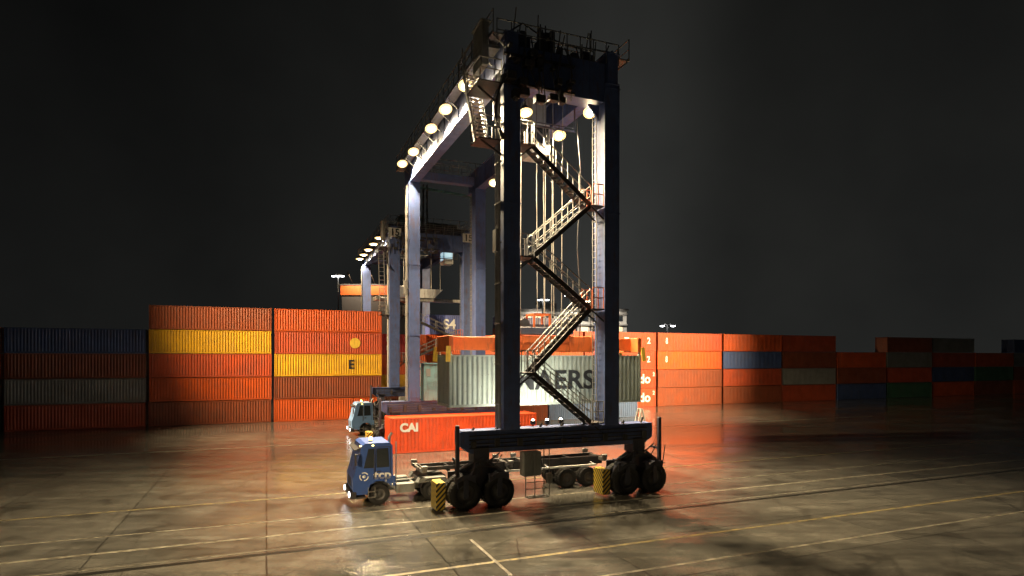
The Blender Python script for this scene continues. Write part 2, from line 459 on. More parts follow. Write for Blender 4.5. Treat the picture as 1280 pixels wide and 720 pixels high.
# blue container on top stack under the violet blue S4 container
cS = container(RC+U*(-35.2)+V*0+Vector((0, 0, 4*2.612)), (.10, .14, .42), 'violet blue short container topmost behind the crane legs with white S4', GB, 6.06, 2.6)
mark(cS, 'S4', 1.8, 2.7, 1.3, bold=.04)
cG = container(RC+U*(-24.6)+V*2.6+Vector((0, 0, 0)), DARKB, 'dark brown container at the foot of the row behind', GB, h=2.9)
for i in range(1, 4):
    container(RC+U*(-24.6)+V*2.6+Vector((0, 0, 2.912*i)), BROWN, f'brown container {TIER[i]} in the row behind the rust red stack', GB, h=2.9)
container(RC+U*(-24.6)+V*2.6+Vector((0, 0, 2.912*4)), (.03, .04, .14), 'dark navy container highest of the row behind, under the far lamps', GB, h=1.6)

# ground containers inside and beyond the crane
cai = container(W_(-2.5, 18.0), (.82, .085, .015), 'long bright orange red container on the wet ground with white CAI letters', 'containers set on the ground', h=2.75)
mark(cai, 'CAI', .88, 1.45, 1.95, bold=.045)
BR = Vector((15.7, 76.0, 0))
cbl = container(BR-U*12.19, (.13, .20, .36), 'steel blue ribbed container on the ground under the hanging one', 'containers set on the ground', h=2.6)
cbr = container(BR-U*24.6, BROWN, 'brown container on the ground left of the steel blue one', 'containers set on the ground', h=2.6)
# hanging container
HU, HV, HZ = -2.1, 3.3, 4.62
hang = container(W_(HU, HV, HZ), (.34, .40, .36), 'pale grey green container hanging from the spreader with black MAERSK letters', 'container being lifted', h=2.9)
mark(hang, 'MAERSK', 1.52, 6.9, 1.38, M['black_letters'], bold=.03, sx=1.14)
# ------------------------------------------------------------------ lights
def spot(loc, aim, energy, col=(1.0, .78, .47), angle=140, blend=.7, size=.25, parent=None, name='lamp_light'):
    ld = bpy.data.lights.new(name, 'SPOT'); ld.energy = energy; ld.color = col
    ld.spot_size = R(angle); ld.spot_blend = blend; ld.shadow_soft_size = size
    o = bpy.data.objects.new(name, ld); COL.objects.link(o)
    o.location = loc
    o.rotation_euler = (Vector(aim)-Vector(loc)).to_track_quat('-Z', 'Y').to_euler()
    if parent: o.parent = parent
    return o

def floodlight(parent, p, aim, energy, lit=True, size=.36, name='floodlight', col=(1.0, .78, .47), angle=142, lens=None):
    "reflector lamp: housing with a lens sub-part and its light; p, aim in the parent's space"
    p = Vector(p); d = (Vector(aim)-p).normalized()
    m = MB()
    m.tube(p-d*.30, p-d*.02, size*.62, 12, size)
    m.tube(p-d*.42, p-d*.30, size*.4, 10, size*.62)
    m.bar(p-d*.2+Vector((0, 0, .0)), p-d*.2+Vector((0, 0, .55)), .05)
    h = m.build(name, M['dark'], parent)
    l = MB(); q = size*.96
    x = d.cross(Vector((.3, .2, .9))).normalized(); y = d.cross(x)
    n = 14
    vs = [p+d*.07]
    for rr, dd in ((q*.58, .05), (q, -.015)):
        vs += [p+d*dd+(x*math.cos(2*math.pi*i/n)+y*math.sin(2*math.pi*i/n))*rr for i in range(n)]
    fs = [(0, 1+i, 1+(i+1) % n) for i in range(n)]+[(1+i, 1+n+i, 1+n+(i+1) % n, 1+(i+1) % n) for i in range(n)]
    l.add(vs, fs)
    l.m = [0]*n+[1]*n
    l.build('lens', [(lens or M['lens']), M['lens_rim']] if lit else [M['lens_off']]*2, h)
    if lit and energy > 0:
        spot(p+d*.12, Vector(aim), energy, col=col, angle=angle, size=.2, parent=h)
    return h

# ------------------------------------------------------------------ gantry crane
def rails(m, a, b, h=1.1, n=None, r=.022, mid=True, kick=False):
    "handrail between a and b (points at floor level)"
    a = Vector(a); b = Vector(b); L = (b-a).length
    n = n or max(1, int(L/1.1))
    z = Vector((0, 0, h))
    m.bar(a+z, b+z, r*2)
    if mid: m.bar(a+z*.52, b+z*.52, r*1.6)
    for i in range(n+1):
        p = a.lerp(b, i/n); m.bar(p, p+z, r*1.9)
    if kick: m.bar(a+Vector((0, 0, .07)), b+Vector((0, 0, .07)), .012, .12)

def wheel(parent, c, r=.80, w=.62):
    m = MB()
    t = w/2
    m.lathe([(-t*.86, r*.56), (-t, r*.64), (-t*.98, r*.86), (-t*.72, r*.985), (-t*.3, r), (t*.3, r), (t*.72, r*.985), (t*.98, r*.86), (t, r*.64), (t*.86, r*.56)], c, 'y', 32)
    for i in range(32):     # tread lugs
        a = 2*math.pi*i/32
        for s in (-1, 1):
            q = Vector((math.cos(a+s*.04), 0, math.sin(a+s*.04)))
            p0 = Vector(c)+q*(r*.985)+Vector((0, s*t*.12, 0)); p1 = Vector(c)+q*(r*.955)+Vector((0, s*t*.9, 0))
            m.bar(p0, p1, .05, .05)
    o = m.build('wheel', M['tyre'], parent)
    k = MB()
    k.lathe([(-t*.8, .001), (-t*.8, r*.22), (-t*.5, r*.26), (-t*.35, r*.5), (-t*.86, r*.57), (-t*.9, r*.60)], c, 'y', 24)
    k.lathe([(t*.8, .001), (t*.8, r*.22), (t*.5, r*.26), (t*.35, r*.5), (t*.86, r*.57), (t*.9, r*.60)], c, 'y', 24)
    k.build('rim', M['rim'], o)
    return o

def stair(m, rl, a, b, w=.7):
    "stair flight from a to b (xz plane), width w in y around a.y"
    a = Vector(a); b = Vector(b)
    n = max(4, int(abs(b.z-a.z)/.23))
    for s in (-1, 1):
        o = Vector((0, s*w/2, 0))
        m.bar(a+o, b+o, .05, .24)
        zt = Vector((0, 0, 1.05))
        rl.bar(a+o+zt, b+o+zt, .045); rl.bar(a+o+zt*.5, b+o+zt*.5, .035)
        k = 5
        for i in range(k+1):
            p = (a+o).lerp(b+o, i/k); rl.bar(p, p+zt, .04)
    for i in range(1, n):
        p = a.lerp(b, i/n); m.box(p.x-.14, p.y-w/2, p.z-.02, p.x+.14, p.y+w/2, p.z+.02)

def crane(loc, label, W=5.7, L=21.3, hg=21.8, group='rubber tyred gantry cranes of the terminal', lamps_l=(), lamps_r=(), lit=True,
          trolley=4.9, number=None, energy=900, levels=(3.95, 6.6, 9.9, 12.4, 15.3, 18.0), cab=True, ehouse=True, pipes='steel', lens=None, lsz=.42, lws=1.0, tlamp=None, tilt=13, legmat='crane',
          cabinet=True, yaw=YAW, stairs_far=False, lamp_r_dz=-.45):
    C = empty('gantry_crane', loc, yaw)
    tag(C, label, 'gantry crane', group)
    cm = M['crane']; hs0, hs1 = 2.7, 3.75
    lw, ld = .86*lws, 1.05*lws
    for v in (0, L):
        sb = MB(); sb.prism([(-2.6, hs0+.35), (-2.1, hs0), (W+2.1, hs0), (W+2.6, hs0+.35), (W+2.6, hs1-.02), (-2.6, hs1-.02)], v-.42, v+.42)
        for u in (-2.62, -.6, .6, W-.6, W+.6, W+2.55): sb.box(u-.02, v-.47, hs0+.37, u+.02, v+.47, hs1+.01)
        sb.box(-2.55, v-.5, hs1, W+2.55, v+.5, hs1+.05)
        for u in (.7, W/2, W-.7): sb.bar((u, v-.46, hs0+.1), (u, v-.46, hs1), .05)
        sb.build('sill_beam', cm, C)
        # cable and pipe clutter on the sill
        cl = MB()
        for k in range(4):
            z = hs0+.25+.2*k; cl.tube((-2.2, v-.5, z), (W+2.2, v-.5, z), .03, 6)
        for k in range(9):
            u = -2.0+(W+4)*k/8; cl.box(u-.12, v-.62, hs0+.3, u+.12, v-.5, hs0+.3+random.uniform(.2, .5))
            cl.tube((u, v-.2, hs1), (u+.15, v-.2, hs1+random.uniform(.12, .35)), .06, 8)
        cl.build('cable_run', M['dark'], C)
        ends = ((-1.55, -1), (W+1.75, 1))
        for (uc, sgn) in ends:
            bg = MB()
            bg.prism([(uc-1.35, 1.15), (uc-1.0, .62), (uc+1.0, .62), (uc+1.35, 1.15), (uc+1.0, 1.9), (uc+.35, 2.25), (uc-.35, 2.25), (uc-1.0, 1.9)], v-.18, v+.18)
            bg.cbox(uc-.4, v-.45, 2.2, uc+.4, v+.45, hs0+.34, .04)
            bg.tube((uc, v-.55, 2.3), (uc, v+.55, 2.3), .16, 14)
            for s in (-.86, .86):
                bg.tube((uc+s, v-.42, .80), (uc+s, v+.42, .80), .16, 12)
                bg.box(uc+s-.22, v-.52, 1.72, uc+s+.22, v+.52, 1.80)       # fender plates
                bg.cbox(uc+s-.55, v-.66, 1.30, uc+s+.50, v-.56, 1.74, .02); bg.cbox(uc+s-.55, v+.56, 1.30, uc+s+.50, v+.66, 1.74, .02)
                bg.box(uc+s-.12, v-.7, .62, uc+s+.12, v-.64, 1.5); bg.tube((uc+s+.3, v-.6, 1.7), (uc+s*.3, v-.5, 2.35), .07, 8)
                bg.bar((uc+s-.5, v-.5, 1.62), (uc+s-.2, v-.5, 1.78), .9, .03)
                bg.bar((uc+s+.5, v-.5, 1.62), (uc+s+.2, v-.5, 1.78), .9, .03)
            bo = bg.build('bogie', M['crane_dark'], C)
            for s in (-.86, .86):
                for q in (-.30, .30): wheel(bo, (uc+s, v+q*1.35, .80), .80, .52)
            st = MB(); st.cbox(uc-2.28, v-.48, .10, uc-1.82, v+.50, 1.42, .02)
            st.build('wheel_guard', M['stripe'], bo)
            ps = MB(); ue = uc+sgn*1.25
            ps.cbox(ue-.09, v-.60, 1.2, ue+.09, v-.42, hs1+.35, .02); ps.tube((ue, v-.7, 1.1), (ue+sgn*.25, v-.7, 2.6), .03, 6)
            ps.bar((ue, v-.5, 2.4), (ue, v+.2, 2.4), .12)
            ps.build('steering_post', M['crane_dark'], bo)
            hz = MB()
            hz.path([(uc-.9, v-.55, 2.0), (uc-.4, v-.6, 2.35), (uc+.2, v-.6, 2.25), (uc+.9, v-.55, 2.7)], .035)
            hz.path([(uc-.7, v-.58, 1.9), (uc-.1, v-.62, 2.1), (uc+.6, v-.6, 2.0), (uc+1.0, v-.58, 2.6)], .028)
            hz.build('hydraulic_hose', M['dark'], bo)
    for u in (0, W):
        for v in (0, L):
            lg = MB()
            # tapering box leg with flanges
            z0, z1 = hs1+.05, hg-.01
            a, b_ = lw/2, ld/2; k = 1.06
            lg.add([(u-a, v-b_, z0), (u+a, v-b_, z0), (u+a, v+b_, z0), (u-a, v+b_, z0),
                    (u-a*k, v-b_*k, z1), (u+a*k, v-b_*k, z1), (u+a*k, v+b_*k, z1), (u-a*k, v+b_*k, z1)],
                   [(0, 3, 2, 1), (4, 5, 6, 7), (0, 1, 5, 4), (1, 2, 6, 5), (2, 3, 7, 6), (3, 0, 4, 7)])
            for z in (z0+.3, z0+.9*(z1-z0)*.33, z0+(z1-z0)*.62, z1-.25):
                kk = 1+(k-1)*(z-z0)/(z1-z0)
                lg.box(u-a*kk-.035, v-b_*kk-.035, z, u+a*kk+.035, v+b_*kk+.035, z+.05)
            lo = lg.build('leg', M[legmat], C)
            pp = MB()
            if u == 0:
                for j, y in enumerate((-.34, -.2, -.06, .14, .3)):
                    pp.tube((u-a-.12, v+y, hs1+.1), (u-a-.14, v+y, hg-.3), .035+.012*(j % 2), 8)
                for z in range(5, int(hg), 2): pp.box(u-a-.17, v-.4, z, u-a-.04, v+.36, z+.05)
                pp.box(u-a-.32, v-.25, 12.6, u-a-.18, v+.2, 13.7)
            else:
                for s in (-.2, .2): pp.bar((u-a-.16, v+.25+s, hs1+.4), (u-a-.18, v+.25+s, hg-.4), .04)
                for q in range(int((hg-5)/.32)): pp.bar((u-a-.17, v+.05, 4.4+q*.32), (u-a-.17, v+.45, 4.4+q*.32), .025)
            pp.build('pipe_run' if u == 0 else 'ladder', M[pipes], lo)
    # top frame
    gw = .62
    for u in (0, W):
        gr = MB(); gr.box(u-gw/2, -.62, hg, u+gw/2, L+1.9, hg+1.55)
        gr.box(u-gw/2-.1, -.66, hg+1.55, u+gw/2+.1, L+1.95, hg+1.6); gr.box(u-gw/2-.08, -.65, hg-.05, u+gw/2+.08, L+1.93, hg)
        for q in range(int(L/1.6)+1): gr.box(u-gw/2-.03, -.5+q*1.6, hg+.01, u+gw/2+.03, -.47+q*1.6, hg+1.54)
        gr.bar((u, -.6, hg+1.68), (u, L+1.8, hg+1.68), .08, .12)
        go = gr.build('girder', cm, C)
        s = -1 if u == 0 else 1
        wk = MB(); wx = u+s*(gw/2+.12)
        wk.box(min(wx, wx+s*.6), -.6, hg+1.36, max(wx, wx+s*.6), L+1.8, hg+1.42)
        for q in range(int(L/2)+2): wk.bar((u+s*gw/2, -.5+q*2, hg+.8), (wx+s*.55, -.5+q*2, hg+1.35), .06)
        wo = wk.build('walkway', M['steel'], go)
        rl = MB(); rails(rl, (wx+s*.58, -.6, hg+1.42), (wx+s*.58, L+1.8, hg+1.42), 1.1, kick=True)
        rails(rl, (wx+s*.58, L+1.8, hg+1.42), (wx, L+1.8, hg+1.42)); rl.build('handrail', M['steel'], wo)
    for v in (0, L+.2):
        cb = MB()
        if v == 0: cb.box(lw/2+.04, v-.5, hg-1.0, W-lw/2-.04, v+.5, hg-.06); cb.box(gw/2+.11, v-.5, hg-.06, W-gw/2-.11, v+.5, hg+1.0)
        else: cb.box(gw/2+.11, v-.35, hg+.35, W-gw/2-.11, v+.35, hg+1.0)
        for q in range(1, 5 if v == 0 else 1): cb.box(gw/2+(W-gw)*q/5, v-.53, hg-.95, gw/2+(W-gw)*q/5+.03, v+.53, hg+.98)
        co = cb.build('cross_beam', cm, C)
        for (ua, ub, q) in ((-.8, W+.4, -.55), (.5, W-.5, .55)):
            rl = MB(); rails(rl, (ua, v+q, hg+1.02), (ub, v+q, hg+1.02), 1.1, 9 if q < 0 else 6); rl.build('handrail', M['steel'], co)
        if v == 0:
            jx = MB()
            jx.box(gw/2+.12, v-.44, hg+1.0, W-gw/2-.12, v+.4, hg+1.06)
            for q in range(17):
                u_ = random.uniform(.45, W*.85); zt = random.uniform(.15, .55) if u_ > W*.45 else random.uniform(.3, 1.25)
                jx.cbox(u_, v-.4+random.uniform(0, .25), hg+1.06, u_+random.uniform(.12, .45), v+.1, hg+1.06+zt, .015)
                jx.tube((u_, v+.2, hg+1.36), (u_+random.uniform(-.2, .2), v+.25, hg+1.4+zt*1.2), .035, 6)
            jx.path([(-.3, v-.46, hg+1.5), (.6, v-.46, hg+2.2), (1.6, v-.3, hg+1.9), (3.0, v-.46, hg+1.6), (W, v-.46, hg+1.7)], .04)
            jx.build('junction_boxes', M['crane_dark'], co)
        # knee gussets
        for u in (0, W):
            sg = 1 if u == 0 else -1
            if v > 0: continue
            kn = MB(); kn.prism([(u+sg*.50, hg-1.03), (u+sg*1.15, hg-1.03), (u+sg*.50, hg-1.85)], v-.07, v+.07)
            kn.build('gusset', cm, co)
    tb = MB(); tb.bar((.3, 3.0, hg-1.35), (W-.3, 3.0, hg-1.35), .10); tb.tube((.3, 3.0, hg-1.15), (W-.3, 3.0, hg-1.15), .03)
    for u in (.35, W-.35): tb.bar((u, 3.0, hg-1.4), (u, 3.0, hg), .07)
    tb.build('cable_bar', M['dark'], C)
    sp_ = MB(); sp_.box(-1.75, -.7, hg-1.1, -lw/2-.1, 1.3, hg-1.04); sp_.bar((-lw/2, 0, hg-1.9), (-1.6, 0, hg-1.1), .09)
    so = sp_.build('service_platform', M['dark'], C)
    for a_, b__ in (((-1.72, -.68), (-.6, -.68)), ((-1.72, -.68), (-1.72, 1.28))):
        rl = MB(); rails(rl, (a_[0], a_[1], hg-1.04), (b__[0], b__[1], hg-1.04)); rl.build('handrail', M['steel'], so)
    ck = MB()
    for q in range(26):
        x = random.uniform(-.5, W*.55); z = hg-random.uniform(-.9, 1.7)*(1-.45*max(0, x)/W); a_ = random.uniform(.12, .4)
        ck.cbox(x, -.95, z-a_, x+random.uniform(.15, .55), -.56, z, .02)
    for q in range(12):
        x = random.uniform(-.6, W*.6); ck.path([(x, -.8, hg+.9), (x+random.uniform(-.4, .4), -.92, hg-.2), (x+random.uniform(-.3, .3), -.85, hg-random.uniform(.9, 1.9))], .03)
    ck.box(-.5, -.7, hg-1.0, W*.6, -.53, hg-.9); ck.box(-.5, -.7, hg+.4, W*.6, -.53, hg+.5)
    ck.build('hoist_controls', M['dark'], C)
    cr = MB()
    for q in range(15):
        x = random.uniform(-.6, W+.2); z0 = hg+random.uniform(.9, 1.6); cr.bar((x, -.5+random.uniform(0, .8), z0), (x+random.uniform(-.08, .08), -.4, z0+random.uniform(.4, 1.5)), .05)
    cr.build('aerials', M['steel'], C)
    # switch cabinet up on the near end of the left girder
    if cabinet:
        cb = MB(); cb.cbox(-1.35, .1, hg+.1, -.98, 1.5, hg+2.25, .03); cb.box(-1.42, .05, hg+2.25, -.9, 1.55, hg+2.32)
        cb.box(-.97, .3, hg+1.1, -.33, 1.2, hg+1.25)
        for zz in (.7, 1.0, 2.3): cb.box(-1.37, .4, hg+zz, -1.351, 1.3, hg+zz+.08)
        cb.build('switch_cabinet', M['grey'], C)
    # stairs on the near frame
    vy = 0 if not stairs_far else L
    xl, xr = lw/2+.75, W-lw/2-.75
    for i in range(len(levels)):
        right = (i % 2 == 0); z = levels[i]
        lm = MB(); u0, u1 = (xr, W-lw/2-.12) if right else (lw/2+.05, xl)
        lm.box(u0-.05, vy-.62, z-.06, u1+.05, vy+.62, z)
        lm.bar(((W-lw/2) if right else lw/2, vy-.4, z-.65), ((u0 if right else u1), vy-.4, z-.06), .07)
        lm.bar(((W-lw/2) if right else lw/2, vy+.4, z-.65), ((u0 if right else u1), vy+.4, z-.06), .07)
        lo = lm.build('landing', M['dark'] if i else M['dark'], C)
        for q in (-.6, .6):
            rl = MB(); rails(rl, (u0, vy+q, z), (u1, vy+q, z), 1.1, 2); rl.build('handrail', M['orange'] if (right and 0 < i) else M['steel'], lo)
        if i+1 < len(levels):
            fl = MB(); rr = MB()
            zz = levels[i+1]
            if right: stair(fl, rr, (xr, vy, z), (xl, vy, zz))
            else: stair(fl, rr, (xl, vy, z), (xr, vy, zz))
            fo = fl.build('stair_flight', M['dark'], C); rr.build('handrail', M['steel'], fo)
    # outer climb from the last landing to the girder walkway, on the left of the leg
    ob = MB(); ob.box(-1.75, vy-.6, levels[-1]-.06, -.6, vy+.7, levels[-1]); ob.bar((-.45, vy-.4, levels[-1]-.7), (-1.6, vy-.4, levels[-1]-.06), .08)
    oo = ob.build('landing', M['dark'], C); rl = MB()
    rails(rl, (-1.73, vy-.58, levels[-1]), (-.6, vy-.58, levels[-1])); rails(rl, (-1.73, vy+.68, levels[-1]), (-.6, vy+.68, levels[-1])); rails(rl, (-1.73, vy-.58, levels[-1]), (-1.73, vy+.68, levels[-1]))
    rl.build('handrail', M['steel'], oo)
    fl = MB(); rr = MB()
    a = Vector((-1.2, vy+.6, levels[-1])); b_ = Vector((-1.05, vy+3.3, hg+1.3)); 
    for s in (-.33, .33):
        fl.bar(a+Vector((s, 0, 0)), b_+Vector((s, 0, 0)), .05, .22)
        rr.bar(a+Vector((s, 0, 1.05)), b_+Vector((s, 0, 1.05)), .045); rr.bar(a+Vector((s, 0, .5)), b_+Vector((s, 0, .5)), .035)
        for i in range(7):
            p = (a+Vector((s, 0, 0))).lerp(b_+Vector((s, 0, 0)), i/6); rr.bar(p, p+Vector((0, 0, 1.05)), .04)
    for i in range(1, 19):
        p = a.lerp(b_, i/19); fl.box(p.x-.33, p.y-.12, p.z-.02, p.x+.33, p.y+.12, p.z+.02)
    fo = fl.build('stair_flight', M['steel'], C); rr.build('handrail', M['steel'], fo)
    # cable loops at the leg head
    lp = MB()
    for k in range(5):
        r0 = .25+.08*k
        pts = [(-.55+.05*k-r0*math.sin(t*math.pi/8)*1.2, -.62-.05*k, hg-.6-3.2*t/8+(-.3*math.sin(t*math.pi/8))) for t in range(9)]
        lp.path(pts, .03)
    lp.build('cable_loop', M['dark'], C)
    # trolley
    if trolley is not None:
        tv = trolley; zt = hg+1.76
        tr = MB(); tr.box(-.55, tv-2.0, zt, W+.55, tv-1.6, zt+.4); tr.box(-.55, tv+1.6, zt, W+.55, tv+2.0, zt+.4)
        tr.box(-.5, tv-1.59, zt+.02, -.1, tv+1.59, zt+.38); tr.box(W+.1, tv-1.59, zt+.02, W+.5, tv+1.59, zt+.38)
        for y in (-.8, .8): tr.box(-.09, tv+y-.15, zt+.02, W+.09, tv+y+.15, zt+.3)
        to = tr.build('trolley', M['crane_dark'], C)
        mh = MB(); mh.cbox(W*.12, tv-1.4, zt+.41, W*.44, tv+1.4, zt+1.75, .05); mh.box(W*.12-.06, tv-1.46, zt+1.75, W*.44+.06, tv+1.46, zt+1.82)
        for k in range(6): mh.box(W*.14+.25*k, tv-1.43, zt+.8, W*.14+.25*k+.12, tv-1.40, zt+1.5)
        mh.build('machinery_house', M['green'] if number else M['crane_dark'], to)
        dr = MB(); dr.tube((W*.52, tv, zt+.95), (W*.82, tv, zt+.95), .48, 20); dr.cbox(W*.84, tv-.4, zt+.4, W*.95, tv+.4, zt+1.3, .04)
        for k in range(12): dr.tube((W*.53+.12*k, tv, zt+.95), (W*.53+.12*k+.05, tv, zt+.95), .51, 20)
        dr.build('hoist_drum', M['dark'], to)
        rl = MB()
        c4 = [(-.5, tv-1.98, zt+.4), (W+.5, tv-1.98, zt+.4), (W+.5, tv+1.98, zt+.4), (-.5, tv+1.98, zt+.4)]
        for i in range(4): rails(rl, c4[i], c4[(i+1) % 4])
        for q in range(14):
            x = random.uniform(-.3, W+.3); y = tv+random.uniform(-1.7, 1.7); rl.bar((x, y, zt+.4), (x+random.uniform(-.2, .2), y, zt+random.uniform(1.0, 2.0)), .05)
        rl.build('handrail', M['steel'], to)
        if cab:
            k0 = W-2.0
            cbm = MB(); cbm.prism([(k0, hg-.1), (k0, hg-1.6), (k0+.2, hg-1.9), (k0+1.3, hg-1.9), (k0+1.3, hg-.1)], tv+.7, tv+2.5)
            cbm.box(k0+.2, tv+.9, hg-.1, k0+1.1, tv+2.3, zt)
            co = cbm.build('operator_cab', M['white'], to)
            gl = MB(); gl.box(k0+.1, tv+.68, hg-1.3, k0+1.2, tv+.695, hg-.35); gl.box(k0-.012, tv+.8, hg-1.4, k0-.002, tv+2.4, hg-.35)
            gl.build('window', M['screen'] if number else M['glass'], co)
        floodlight(to, tlamp or (W*.33, tv-1.2, hg-.3), (W*.33, tv-9.5, 0), energy*.22 if lit else 0, lit, lens=lens, size=lsz)
    # floodlights
    for t in lamps_l:
        t, z = t if isinstance(t, tuple) else (t, hg+.8)
        floodlight(C, (-1.12, t, z), (-.6, t-tilt, 0), energy*.9 if lit else 0, lit, lens=lens, size=lsz)
    for t in lamps_r:
        t, z = t if isinstance(t, tuple) else (t, hg-.45)
        floodlight(C, (W-.2, t, z), (W-4.5, t-tilt, 0), energy if lit else 0, lit, lens=lens, size=lsz)
    if ehouse:
        eh = MB(); eh.cbox(.75, L-.62, hs1+.06, 2.05, L+.6, hs1+3.1, .04); eh.box(.70, L-.68, hs1+3.1, 2.1, L+.66, hs1+3.17)
        for k in range(7): eh.box(.95, L-.635, hs1+.9+k*.12, 1.85, L-.615, hs1+.96+k*.12)
        e2 = eh.build('electrical_house', M['teal'], C)
        hc = MB(); hc.box(.95, L-.655, hs1+2.1, 1.3, L-.63, hs1+2.7); hc.build('hatch', M['grey'], e2)
    # hanging control cabinet with its ladder
    hb = MB(); hb.cbox(.55, -.75, 1.45, 1.5, -.2, hs0-.05, .03); hb.box(.6, -.77, 1.5, 1.0, -.755, hs0-.12); hb.box(1.05, -.77, 1.5, 1.45, -.755, hs0-.12)
    ho = hb.build('control_cabinet', M['grey'], C)
    ld_ = MB()
    for u in (.75, 1.25, 1.75, 2.05): ld_.bar((u, -.5, .35), (u, -.5, 1.45 if u < 1.5 else hs0), .04)
    for z in (.4, .75, 1.1): ld_.bar((.75, -.5, z), (2.05, -.5, z), .035)
    ld_.box(.9, -.6, .3, 2.0, -.2, .36); ld_.cbox(1.85, -.7, 1.0, 2.15, -.45, 1.5, .03)
    ld_.build('ladder', M['steel'], ho)
    if number:
        for u, v in ((0, -.70), (W, -.70)):
            pl = MB(); pl.box(u-.75, v-.03, hg+.25, u+.75, v, hg+1.35); po = pl.build('number_plate', M['white'], C)
            lettering(number, 1.15, M['black_letters'], (u, v-.04, hg+.78), po, bold=.03)
    return C

def sill_lamps(C, us, v, z, e):
    for u in us:
        h = MB(); h.cbox(u-.12, v-.1, z, u+.12, v+.1, z+.2, .02); h.bar((u, v, z-.1), (u, v, z), .05); ho = h.build('work_lamp', M['dark'], C)
        l = MB(); l.lathe([(.105, .10), (.13, .08), (.15, .001)], (u, v, z+.1), 'y', 12); l.lathe([(0, .08), (.05, .07), (.08, .001)], (u, v, z+.2), 'z', 12)
        l.build('lens', M['lens_far'], ho)
        spot((u, v+.35, z+.15), (u, v+4, z+1.6), e, col=(1, .93, .75), angle=120, parent=ho, size=.1)
def tsolve(px, doff, base=NL):
    "distance along the girder whose bearing is px in the survey photo"
    k = (px-640)/760.0
    p = base+U*doff
    return (p.x-k*p.y)/(k*V.y-V.x)
def lamp_at(px, py, doff):
    t = tsolve(px, doff); p = NL+U*doff+V*t
    return (t, 7.3+(448-py)*p.y/760.0)
ll = [lamp_at(x, y, -1.12) for x, y in ((582, 107), (557, 137), (539, 161), (517, 190), (503, 205))]
lr = [lamp_at(x, y, 5.6) for x, y in ((740, 141), (701, 170), (671, 194), (619, 229))]
big = crane(NL, 'tall dark gantry crane nearest the camera with zigzag stairs between its legs', lamps_l=ll, lamps_r=lr, energy=18000, tlamp=(2.27, 3.07, 21.1))

sill_lamps(big, (1.5, 2.3, 3.1), .3, 3.9, 420)
NL2 = Vector((-14.4, 74.0, 0))
crane(NL2, 'second blue gantry crane behind the big one with 15 on its plates', W=9.3, L=22, hg=21.7, lamps_l=(3.5, 8, 12.5, 17, 21), lamps_r=(), number='15',
      energy=8000, tilt=2, trolley=3.0, levels=(3.95, 6.9, 9.8, 12.6), lens=M['lens'], lsz=.62, lws=1.35, cabinet=True)
# mast with a horizontal boom above the second crane
dm = MB(); mp = NL2+U*4.2+V*1.2
root = empty('signal_mast', mp+Vector((0, 0, 21.6)), YAW); tag(root, 'thin lattice mast with a pale blue boom above the second crane', 'mast')
for x in (-.3, .3):
    for y in (-.3, .3): dm.bar((x, y, 0), (x*.7, y*.7, 7.6), .09)
for k in range(8):
    z = k*.95
    dm.bar((-.3, -.3, z), (.3, -.3, z+.95), .05); dm.bar((-.3, .3, z), (-.3, -.3, z+.95), .05); dm.bar((.3, -.3, z), (.3, .3, z+.95), .05)
dm.build('lattice', M['dark'], root)
bm_ = MB(); bm_.bar((-1.0, 0, 7.2), (7.2, 0, 6.6), .28); bm_.bar((-.4, 0, 8.0), (2.6, 0, 8.3), .14); bm_.build('boom', M['teal'], root)

# ------------------------------------------------------------------ spreader with ropes
sx0, sy0, sz0 = HU, HV, HZ+2.9
SP = empty('container_spreader', W_(HU+6.1, HV+1.22, sz0+.05), YAW); tag(SP, 'orange telescopic spreader gripping the hanging container, with ropes up to the trolley', 'spreader')
m = MB(); m.cbox(-3.1, -.62, .12, 3.1, .62, 1.05, .03)
for x in (-3.0, -1.5, 0, 1.5, 3.0): m.box(x-.04, -.66, .10, x+.04, .66, 1.08)
m.build('center_frame', M['orange'], SP)
for s in (-1, 1):
    m = MB(); a0, a1 = sorted((s*3.12, s*5.95)); m.cbox(a0, -.40, .2, a1, -.12, .95, .02); m.cbox(a0, .12, .2, a1, .40, .95, .02)
    a = s*6.0; m.cbox(a-.13, -1.22, .1, a+.13, 1.22, .98, .02)
    ao = m.build('telescopic_arm', M['orange'], SP)
    for q in (-1, 1):
        f = MB(); f.bar((a+s*.16, q*1.30, .4), (a+s*.22, q*1.36, -.45), .26, .06); f.build('flipper', M['yellow'], ao)
        t_ = MB(); t_.tube((a-s*.0, q*1.13, .1), (a-s*.0, q*1.13, -.06), .06); t_.build('twistlock', M['steel'], ao)
hb = MB(); hb.cbox(-1.7, -.75, 1.15, 1.7, .75, 1.55, .04); hb.box(-1.5, -.06, 1.55, 1.5, .06, 1.75)
ho = hb.build('headblock', M['crane_dark'], SP)
for x in (-1.4, 1.4):
    for y in (-.5, .5):
        s_ = MB(); s_.tube((x, y-.09, 1.75), (x, y+.09, 1.75), .30, 18); s_.build('sheave', M['dark'], ho)
fr = MB()
for (x, y) in ((-.85, -.68), (.15, -.68), (-.85, .4), (.15, .4)): fr.bar((x, y, 1.36), (x, y, 2.35), .10)
for z in (2.3,):
    fr.bar((-.9, -.68, z), (.2, -.68, z), .10); fr.bar((-.9, .4, z), (.2, .4, z), .10); fr.bar((-.85, -.68, z), (-.85, .4, z), .1); fr.bar((.15, -.68, z), (.15, .4, z), .1)
fr.build('guard_frame', M['orange'], ho)
ztop = 23.6-(sz0+.05)
for x in (-1.65, -.1, .35, 1.0):
    for y in (-.5, .5):
        r_ = MB(); r_.tube((x, y, 1.3), (x*1.0, y*1.4, ztop), .024, 6); r_.build('rope', M['rope'], SP)
fe = MB()
pts = [(2.3+.12*math.sin(i*.9), -.3, 1.0+(ztop-1.0)*i/14) for i in range(15)]
